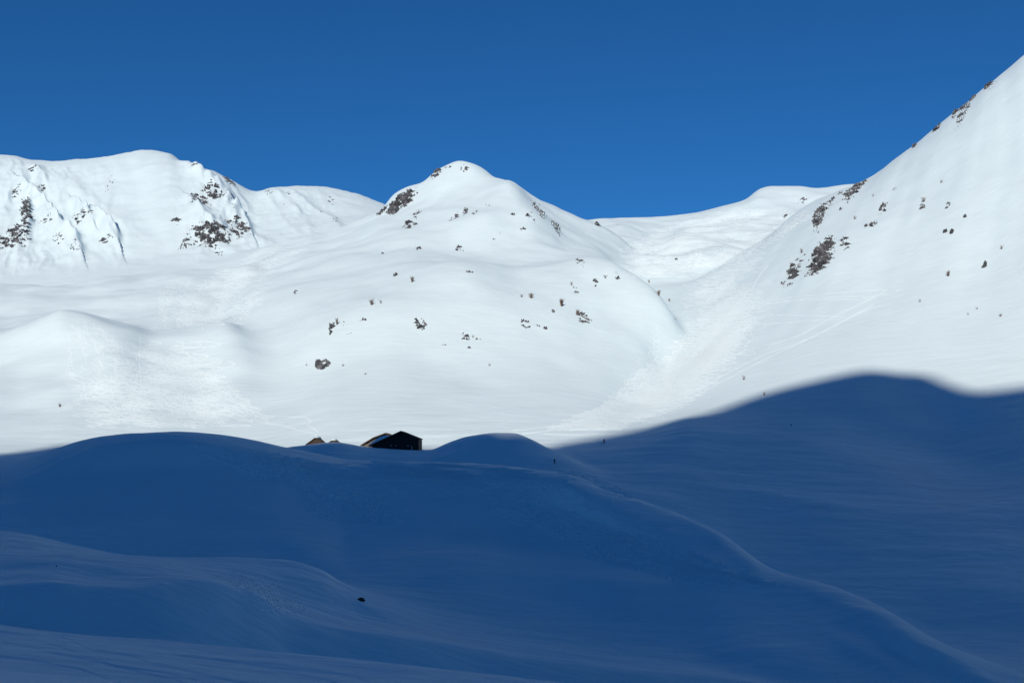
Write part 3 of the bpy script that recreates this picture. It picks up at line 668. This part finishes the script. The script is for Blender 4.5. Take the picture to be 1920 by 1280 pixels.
# second hut behind and to the left, stone walls
HB = 414.0; SB = HB/F
zb1 = (HZ-846)*SB
def bx(px): return (px-705)*SB
def bz(py): return (HZ-py)*SB-zb1
b2 = thing('stone_hut', ((705-CX)*SB, HB, zb1), 'stone hut with brown roof half hidden behind the big dark hut', 'hut')
MB().prism([(bx(681), -3), (bx(742), -3), (bx(742), bz(822)), (bx(723.6), bz(813.4)), (bx(681), bz(833.2))], 0, 13).build('wall', M_STONE, b2)
r2 = MB(); r2.prism([(bx(723.6), bz(812.6)), (bx(744), bz(822.5)), (bx(744), bz(822.5)+.35), (bx(723.6), bz(812.6)+.35)], -1.0, 14)
r2.prism([(bx(723.6), bz(812.6)), (bx(723.6), bz(812.6)+.35), (bx(700), bz(821.5)+.4), (bx(676), bz(835.8)+.3), (bx(676), bz(835.8)), (bx(700), bz(821.5))], -1.0, 14)
r2.build('roof', M_ROOF, b2)
for wx in (685, 689): MB().box(bx(wx)-.35, bx(wx)+.35, -.08, .02, bz(831.5), bz(829)).build('window', M_DARK, b2)
# two small huts nearly buried
def small_hut(px0, px1, apx, top, base, Y, label):
    s_ = Y/F; xm = (px0+px1)/2; z0 = (HZ-base)*s_
    f_ = lambda p: (p-xm)*s_
    zz = lambda p: (HZ-p)*s_-z0
    o = thing('small_hut', ((xm-CX)*s_, Y, z0), label, 'hut', 'small huts nearly buried in snow')
    MB().prism([(f_(px0+2.2), -2), (f_(px1-2.2), -2), (f_(px1-2.2), zz(base-4)), (f_(apx), zz(top+1)), (f_(px0+2.2), zz(base-4))], 0, 6).build('wall', M_ROOF2, o)
    r = MB().prism([(f_(apx), zz(top)-.2), (f_(apx), zz(top)), (f_(px0), zz(base-3)), (f_(px0), zz(base-3)-.2)], -.6, 6.6)
    r.prism([(f_(apx), zz(top)-.2), (f_(px1), zz(base-3)-.2), (f_(px1), zz(base-3)), (f_(apx), zz(top))], -.6, 6.6); r = r.build('roof', M_ROOF, o)
    s = MB(); n_ = 6
    P_ = [(f_(apx)-.9+i*.9*2/n_*1.0, zz(top)+.02-.5*abs(-.9+i*.3)*.75+.22*math.sin(math.pi*i/n_)) for i in range(n_+1)]
    P_[0] = (P_[0][0], zz(top)-.4); P_[-1] = (P_[-1][0], zz(top)-.4)
    s.prism(P_, -.65, 6.5).build('roof_snow', M_SNOW, r, True)
    return o
M_ROOF2 = plain('brown_boards', (.05, .037, .031), (.10, .076, .06), 2)
small_hut(573, 610, 593, 818.5, 836, 398, 'leftmost small brown hut nearly buried in the snow mound')
small_hut(611, 639, 625, 823.5, 835, 402, 'smallest brown hut with snow on its roof, between the leftmost hut and the stone hut')
for k, (px, h_) in enumerate(((696, 1.0), (706, .8), (692, .5))):
    P = loc_at(px, 390.5)
    MB().tube((0, 0, -.4), (0, 0, h_), .09).tube((-.18, 0, h_*.8), (.18, 0, h_*.8), .04).build('fence_post', M_WOOD,
       label=['left thin dark post in the snow before the big hut', 'right thin dark post in the snow before the big hut', 'shortest dark post at the left foot of the big hut'][k], category='post', group='posts in the snow by the hut').location = P

# ------------------------------------------------------------------ two ski tourers
def skier(px, py, hpx, face, label, stride=.34, lean=.16):
    P = Vector(hit(px, py)); sc = P.y/F; K = hpx*1.1*sc/1.75
    root = thing('person', P, label, 'person', 'ski tourers crossing the shaded snow', rz=face)
    # local: walking direction +X, height 1.75
    def add(name, verts, edges, rad, m, par=root):
        me = bpy.data.meshes.new(name); me.from_pydata([Vector(v)*K for v in verts], edges, []); o = bpy.data.objects.new(name, me); C.objects.link(o); o.parent = par
        rad = [q_*1.3 for q_ in rad]; sk = o.modifiers.new('skin', 'SKIN'); o.modifiers.new('subdivision', 'SUBSURF').levels = 1; o.modifiers['subdivision'].render_levels = 1
        for i, r in enumerate(rad): me.skin_vertices[0].data[i].radius = (r*K, r*K)
        me.skin_vertices[0].data[0].use_root = True
        me.materials.append(m); return o
    L = lean
    hip = (0, 0, .93); ch = (L*.6, 0, 1.22); nk = (L*.95, 0, 1.46); hd0 = (L*1.1, 0, 1.56); hd = (L*1.2, 0, 1.66)
    V = [hip, ch, nk, hd0, hd]; R_ = [.15, .17, .07, .09, .10]; E = [(0,1),(1,2),(2,3),(3,4)]
    for s, k in ((1, 1), (-1, -1)):
        b = len(V)
        V += [(0, s*.10, .88), (k*stride*.55+.08, s*.12, .50), (k*stride, s*.12, .09), (k*stride+.16, s*.12, .04)]; R_ += [.11, .075, .055, .05]; E += [(0,b),(b,b+1),(b+1,b+2),(b+2,b+3)]
        b = len(V)
        V += [(L*.85, s*.21, 1.38), (L-.02-k*.10, s*.27, 1.12), (L+.22-k*.16, s*.26, 1.08), (L+.28-k*.16, s*.26, 1.09)]; R_ += [.075, .055, .042, .04]; E += [(2,b),(b,b+1),(b+1,b+2),(b+2,b+3)]
    body = add('body', V, E, R_, M_JACKET)
    add('face', [(L*1.2+.06, 0, 1.62), (L*1.2+.085, 0, 1.66)], [(0,1)], [.055, .05], M_SKIN)
    add('beanie', [(L*1.2-.01, 0, 1.70), (L*1.2-.02, 0, 1.745)], [(0,1)], [.105, .07], M_TROUSER)
    add('backpack', [(L*.3-.19, 0, 1.10), (L*.6-.20, 0, 1.28), (L*.8-.17, 0, 1.43)], [(0,1),(1,2)], [.14, .16, .11], M_PACK)
    for s, k in ((1, 1), (-1, -1)):
        b = MB().box(-.85*K, .80*K, -.055*K, .055*K, 0, .03*K)
        b.prism([(.80*K, 0), (.95*K, .07*K), (.95*K, .1*K), (.80*K, .03*K)], -.05*K, .05*K)
        o = b.build('ski', M_SKI, root); o.location = (k*stride*K, s*.12*K, -.01)
        hnd = Vector((L+.30-k*.16, s*.26, 1.1))*K; tip = Vector((L+.1-k*.35, s*.34, -.02))*K
        pl = MB().tube(hnd+(hnd-tip)*.06, tip, .014*K).build('ski_pole', M_SKI, root)
        t2 = hnd.lerp(tip, .94); MB().tube(t2, t2+Vector((0, 0, .015)), .05*K).build('basket', M_SKI, pl)
skier(1039.5, 869.3, 8.8, math.radians(35), 'lower ski tourer in dark clothes with backpack, in the shaded hollow right of the huts')
skier(1132, 831.3, 8.2, math.radians(20), 'upper ski tourer in dark clothes with poles, at the edge of the shadow', .38, .22)

# ------------------------------------------------------------------ ski tracks: low ridges of churned snow lying on the slopes
TV, TF = [], []
def ribbon(path, w, hgt):
    """path in photo pixels, laid on the terrain as a real low ridge"""
    pts = [hit(a, b) for a, b in path]
    run = []
    def flush(run):
        if len(run) < 3: return
        P = np.array(run); T = np.gradient(P[:, :2], axis=0); n = np.linalg.norm(T, axis=1, keepdims=True)+1e-6; T /= n
        N = np.stack([-T[:, 1], T[:, 0]], 1); wd = w*(.7+.6*rng.random(len(P)))[:, None]
        taper = np.minimum(1, np.minimum(np.arange(len(P)), np.arange(len(P))[::-1])/3.)[:, None]+.05
        a = P[:, :2]-N*wd*taper*.5; b = P[:, :2]+N*wd*taper*.5
        za = heights(a[:, 0], a[:, 1])-.05; zb_ = heights(b[:, 0], b[:, 1])-.05
        zc = np.maximum(heights(P[:, 0], P[:, 1]), (za+zb_)/2)+hgt
        k = len(TV)
        for i in range(len(P)): TV.extend([(a[i, 0], a[i, 1], za[i]), (P[i, 0], P[i, 1], zc[i]), (b[i, 0], b[i, 1], zb_[i])])
        for i in range(len(P)-1):
            q_ = k+3*i; TF.append((q_, q_+1, q_+4, q_+3)); TF.append((q_+1, q_+2, q_+5, q_+4))
    for p in pts:
        if p is None or p[1] > 1500 or (run and abs(p[1]-run[-1][1]) > .02*p[1]+6): flush(run); run = []
        if p is not None and p[1] <= 1500: run.append(p)
    flush(run)
def wiggle(x0, y0, x1, y1, amp, per, r, bend=0, step=3.0, sharp=.55):
    """descending S turns from one pixel to another"""
    L = math.hypot(x1-x0, y1-y0); n = max(6, int((L+2*amp*L/per*1.6)/step)); out = []; ph = r.uniform(0, 6.28); a2 = r.uniform(.5, 1.3)
    for i in range(n+1):
        t = i/n; w = 2*math.pi*(L*t/per)+ph+.6*math.sin(t*5+ph)
        A = amp*(.6+.4*math.sin(t*7*a2+ph*2)); s = math.sin(w); s = math.copysign(abs(s)**sharp, s) if False else s
        cx = x0+(x1-x0)*t+bend*math.sin(math.pi*t); cy = y0+(y1-y0)*t
        out.append((cx+A*s, cy+.16*A*math.sin(2*w)+r.uniform(-.2, .2)))
    return out
r = random.Random(77)
def along(spine, u):
    k = u*(len(spine)-1); i = min(int(k), len(spine)-2); t = k-i
    return [spine[i][j]*(1-t)+spine[i+1][j]*t for j in range(3)]
def field(spine, count, amp, per, seg, w, hgt):
    for _ in range(count):
        u0 = r.uniform(0, 1-seg[0]*.6); u1 = min(1, u0+r.uniform(*seg)); off0 = max(-1, min(1, r.gauss(0, .5))); off1 = max(-1, min(1, off0+r.uniform(-.5, .5)))
        a = along(spine, u0); b = along(spine, u1)
        n = 3; prev = None
        xs = []
        path = []
        m = 5
        for i in range(m):
            ua = u0+(u1-u0)*i/m; ub = u0+(u1-u0)*(i+1)/m
            A_ = along(spine, ua); B_ = along(spine, ub); oa = off0+(off1-off0)*i/m; ob = off0+(off1-off0)*(i+1)/m
            path.append((A_[0]+oa*A_[2], A_[1])); last = (B_[0]+ob*B_[2], B_[1])
        path.append(last)
        # wiggle about the smooth path
        L = sum(math.hypot(path[i+1][0]-path[i][0], path[i+1][1]-path[i][1]) for i in range(m)); A0 = r.uniform(*amp); p0 = r.uniform(*per)
        N_ = int((L+2.2*A0*L/p0*2)/2.2)+6; ph = r.uniform(0, 6.28); out = []; cc_ = r.uniform(-.05, .30); sk_ = r.gauss(0, .07); w2 = r.uniform(2, 6)
        for i in range(N_+1):
            t = i/N_*m; k = min(int(t), m-1); f_ = t-k
            x = path[k][0]*(1-f_)+path[k+1][0]*f_; y = path[k][1]*(1-f_)+path[k+1][1]*f_
            wv = 2*math.pi*L*i/N_/p0+ph+.9*math.sin(w2*i/N_*2+ph*3); A1 = A0*(.62+.38*math.sin(i/N_*w2*2.5+ph))
            out.append((x+A1*math.sin(wv), y-cc_*p0/6.283*2*math.sin(2*wv)+sk_*A1*math.sin(wv)))
        ribbon(out, r.uniform(*w), hgt)
# left basin
field([(330,635,60),(310,690,105),(300,740,120),(330,800,140)], 84, (10, 46), (14, 34), (.2, .7), (.4, .85), .14)
field([(300,700,190),(290,760,190),(300,800,200)], 26, (5, 16), (12, 26), (.2, .7), (.35, .7), .14)
field([(140,592,40),(190,640,70),(200,720,90),(250,790,60)], 26, (4, 12), (14, 24), (.3, .8), (.3, .5), .10)
field([(240,640,70),(360,700,60),(450,790,60)], 26, (6, 26), (12, 26), (.3, .8), (.35, .6), .12)
# upper left slope under the central shoulder
field([(560,448,60),(480,500,60),(420,550,70),(390,610,60)], 60, (5, 22), (9, 20), (.2, .7), (.5, .9), .15)
field([(330,520,40),(330,570,50),(340,620,50)], 30, (3, 10), (9, 16), (.4, .9), (.4, .6), .12)
# main gully
field([(1420,440,40),(1350,520,55),(1340,570,65),(1350,640,60),(1285,700,65),(1200,760,65),(1090,806,50)], 110, (8, 40), (10, 26), (.12, .5), (.4, .85), .14)
field([(1400,520,30),(1390,580,30),(1340,660,40),(1240,740,50),(1150,790,50)], 60, (20, 50), (14, 30), (.15, .4), (.35, .7), .13)
field([(1235,600,20),(1230,680,25),(1170,750,30),(1130,800,40)], 14, (4, 10), (16, 28), (.3, .8), (.35, .55), .11)
# back bowl
field([(1420,390,70),(1330,430,80),(1250,470,70),(1250,520,60)], 75, (8, 30), (7, 16), (.2, .6), (.7, 1.2), .2)
field([(1500,395,30),(1440,430,40),(1370,470,40),(1330,500,30)], 30, (6, 18), (7, 14), (.3, .7), (.6, 1.1), .2)
# long traverses on the right slope
for pth in ([(1430,565),(1480,557),(1540,551),(1600,546),(1655,542),(1660,545),(1640,556),(1600,575),(1540,605),(1500,628),(1430,650)],
            [(1420,572),(1500,560),(1560,556),(1615,554),(1622,558),(1650,552),(1672,549)],
            [(1330,590),(1430,568),(1500,562),(1560,561),(1618,560)],
            [(1430,590),(1500,590),(1560,592),(1590,596)],[(1415,609),(1470,604),(1530,600),(1585,598)],
            [(1610,585),(1560,612),(1500,642),(1440,660),(1380,690),(1300,735),(1230,760)],
            [(1640,568),(1590,597),(1530,628),(1470,655),(1400,690),(1340,722),(1290,750)],
            [(1330,510),(1400,503),(1440,498),(1425,515),(1410,540)],[(1310,515),(1380,505),(1438,500)],
            [(1680,545),(1690,541)],[(1655,570),(1625,580),(1600,592)],
            [(980,812),(1080,800),(1150,795),(1240,775)],[(960,806),(1060,797),(1150,783)],
            [(1020,812),(1080,814),(1150,812),(1195,811)]):
    for dq in (0, 1.3): ribbon(sum([[(pth[i][0]*(1-t/8)+pth[i+1][0]*t/8, pth[i][1]*(1-t/8)+pth[i+1][1]*t/8+dq+.3*math.sin(i+t)) for t in range(8)] for i in range(len(pth)-1)], []), .42, .10)
for pth in ([(478,781),(520,780),(575,782),(583,790),(577,797),(592,805),(600,812)],[(480,790),(530,797),(560,806),(600,815)],
            [(440,755),(460,762),(466,775),(450,790)],[(255,600),(263,640),(262,680),(266,740),(300,770),(340,805)]):
    ribbon(sum([[(pth[i][0]*(1-t/8)+pth[i+1][0]*t/8, pth[i][1]*(1-t/8)+pth[i+1][1]*t/8) for t in range(8)] for i in range(len(pth)-1)], []), .6, .13)
# shaded slopes
field([(380,830,60),(520,870,90),(640,920,110),(700,980,80)], 80, (4, 16), (12, 24), (.1, .35), (.35, .55), .2)
field([(900,880,180),(1000,930,180),(1100,985,120),(1220,1045,110),(1400,1100,80)], 130, (5, 18), (12, 26), (.08, .3), (.35, .55), .2)
field([(700,866,160),(760,880,200),(800,900,200)], 40, (14, 50), (4, 8), (.3, .8), (.3, .5), .18)
field([(400,1070,50),(470,1095,50),(540,1150,40)], 34, (3, 14), (10, 22), (.2, .6), (.16, .28), .05)
field([(1250,850,140),(1420,900,120),(1560,980,90)], 26, (3, 14), (14, 26), (.1, .3), (.3, .5), .07)
field([(1000,1180,200),(1300,1230,180)], 20, (4, 14), (14, 28), (.2, .6), (.14, .22), .04)
for pth in ([(0,1182),(50,1191),(120,1212),(180,1235),(230,1250),(330,1272),(400,1290)],[(115,1192),(150,1205),(180,1220),(200,1240),(225,1250)],
            [(180,1216),(240,1226),(300,1245),(380,1262),(480,1283)],[(0,1200),(60,1212),(130,1228),(220,1246),(300,1258),(380,1275)],
            [(0,1228),(60,1235),(150,1252),(260,1290)],[(400,1232),(520,1250),(640,1262),(700,1275)],[(330,1225),(450,1240),(560,1262),(640,1280)]):
    for dq in (0, 2.2): ribbon(sum([[(pth[i][0]*(1-t/8)+pth[i+1][0]*t/8, pth[i][1]*(1-t/8)+pth[i+1][1]*t/8+dq) for t in range(8)] for i in range(len(pth)-1)], []), .26, .028)
print('track verts', len(TV))
mesh_obj('ski_tracks', np.array(TV), np.array(TF), M_TRACK, smooth=True, kind='stuff', label='crossing ski tracks in the snow of the basins and the gully', category='ski tracks')
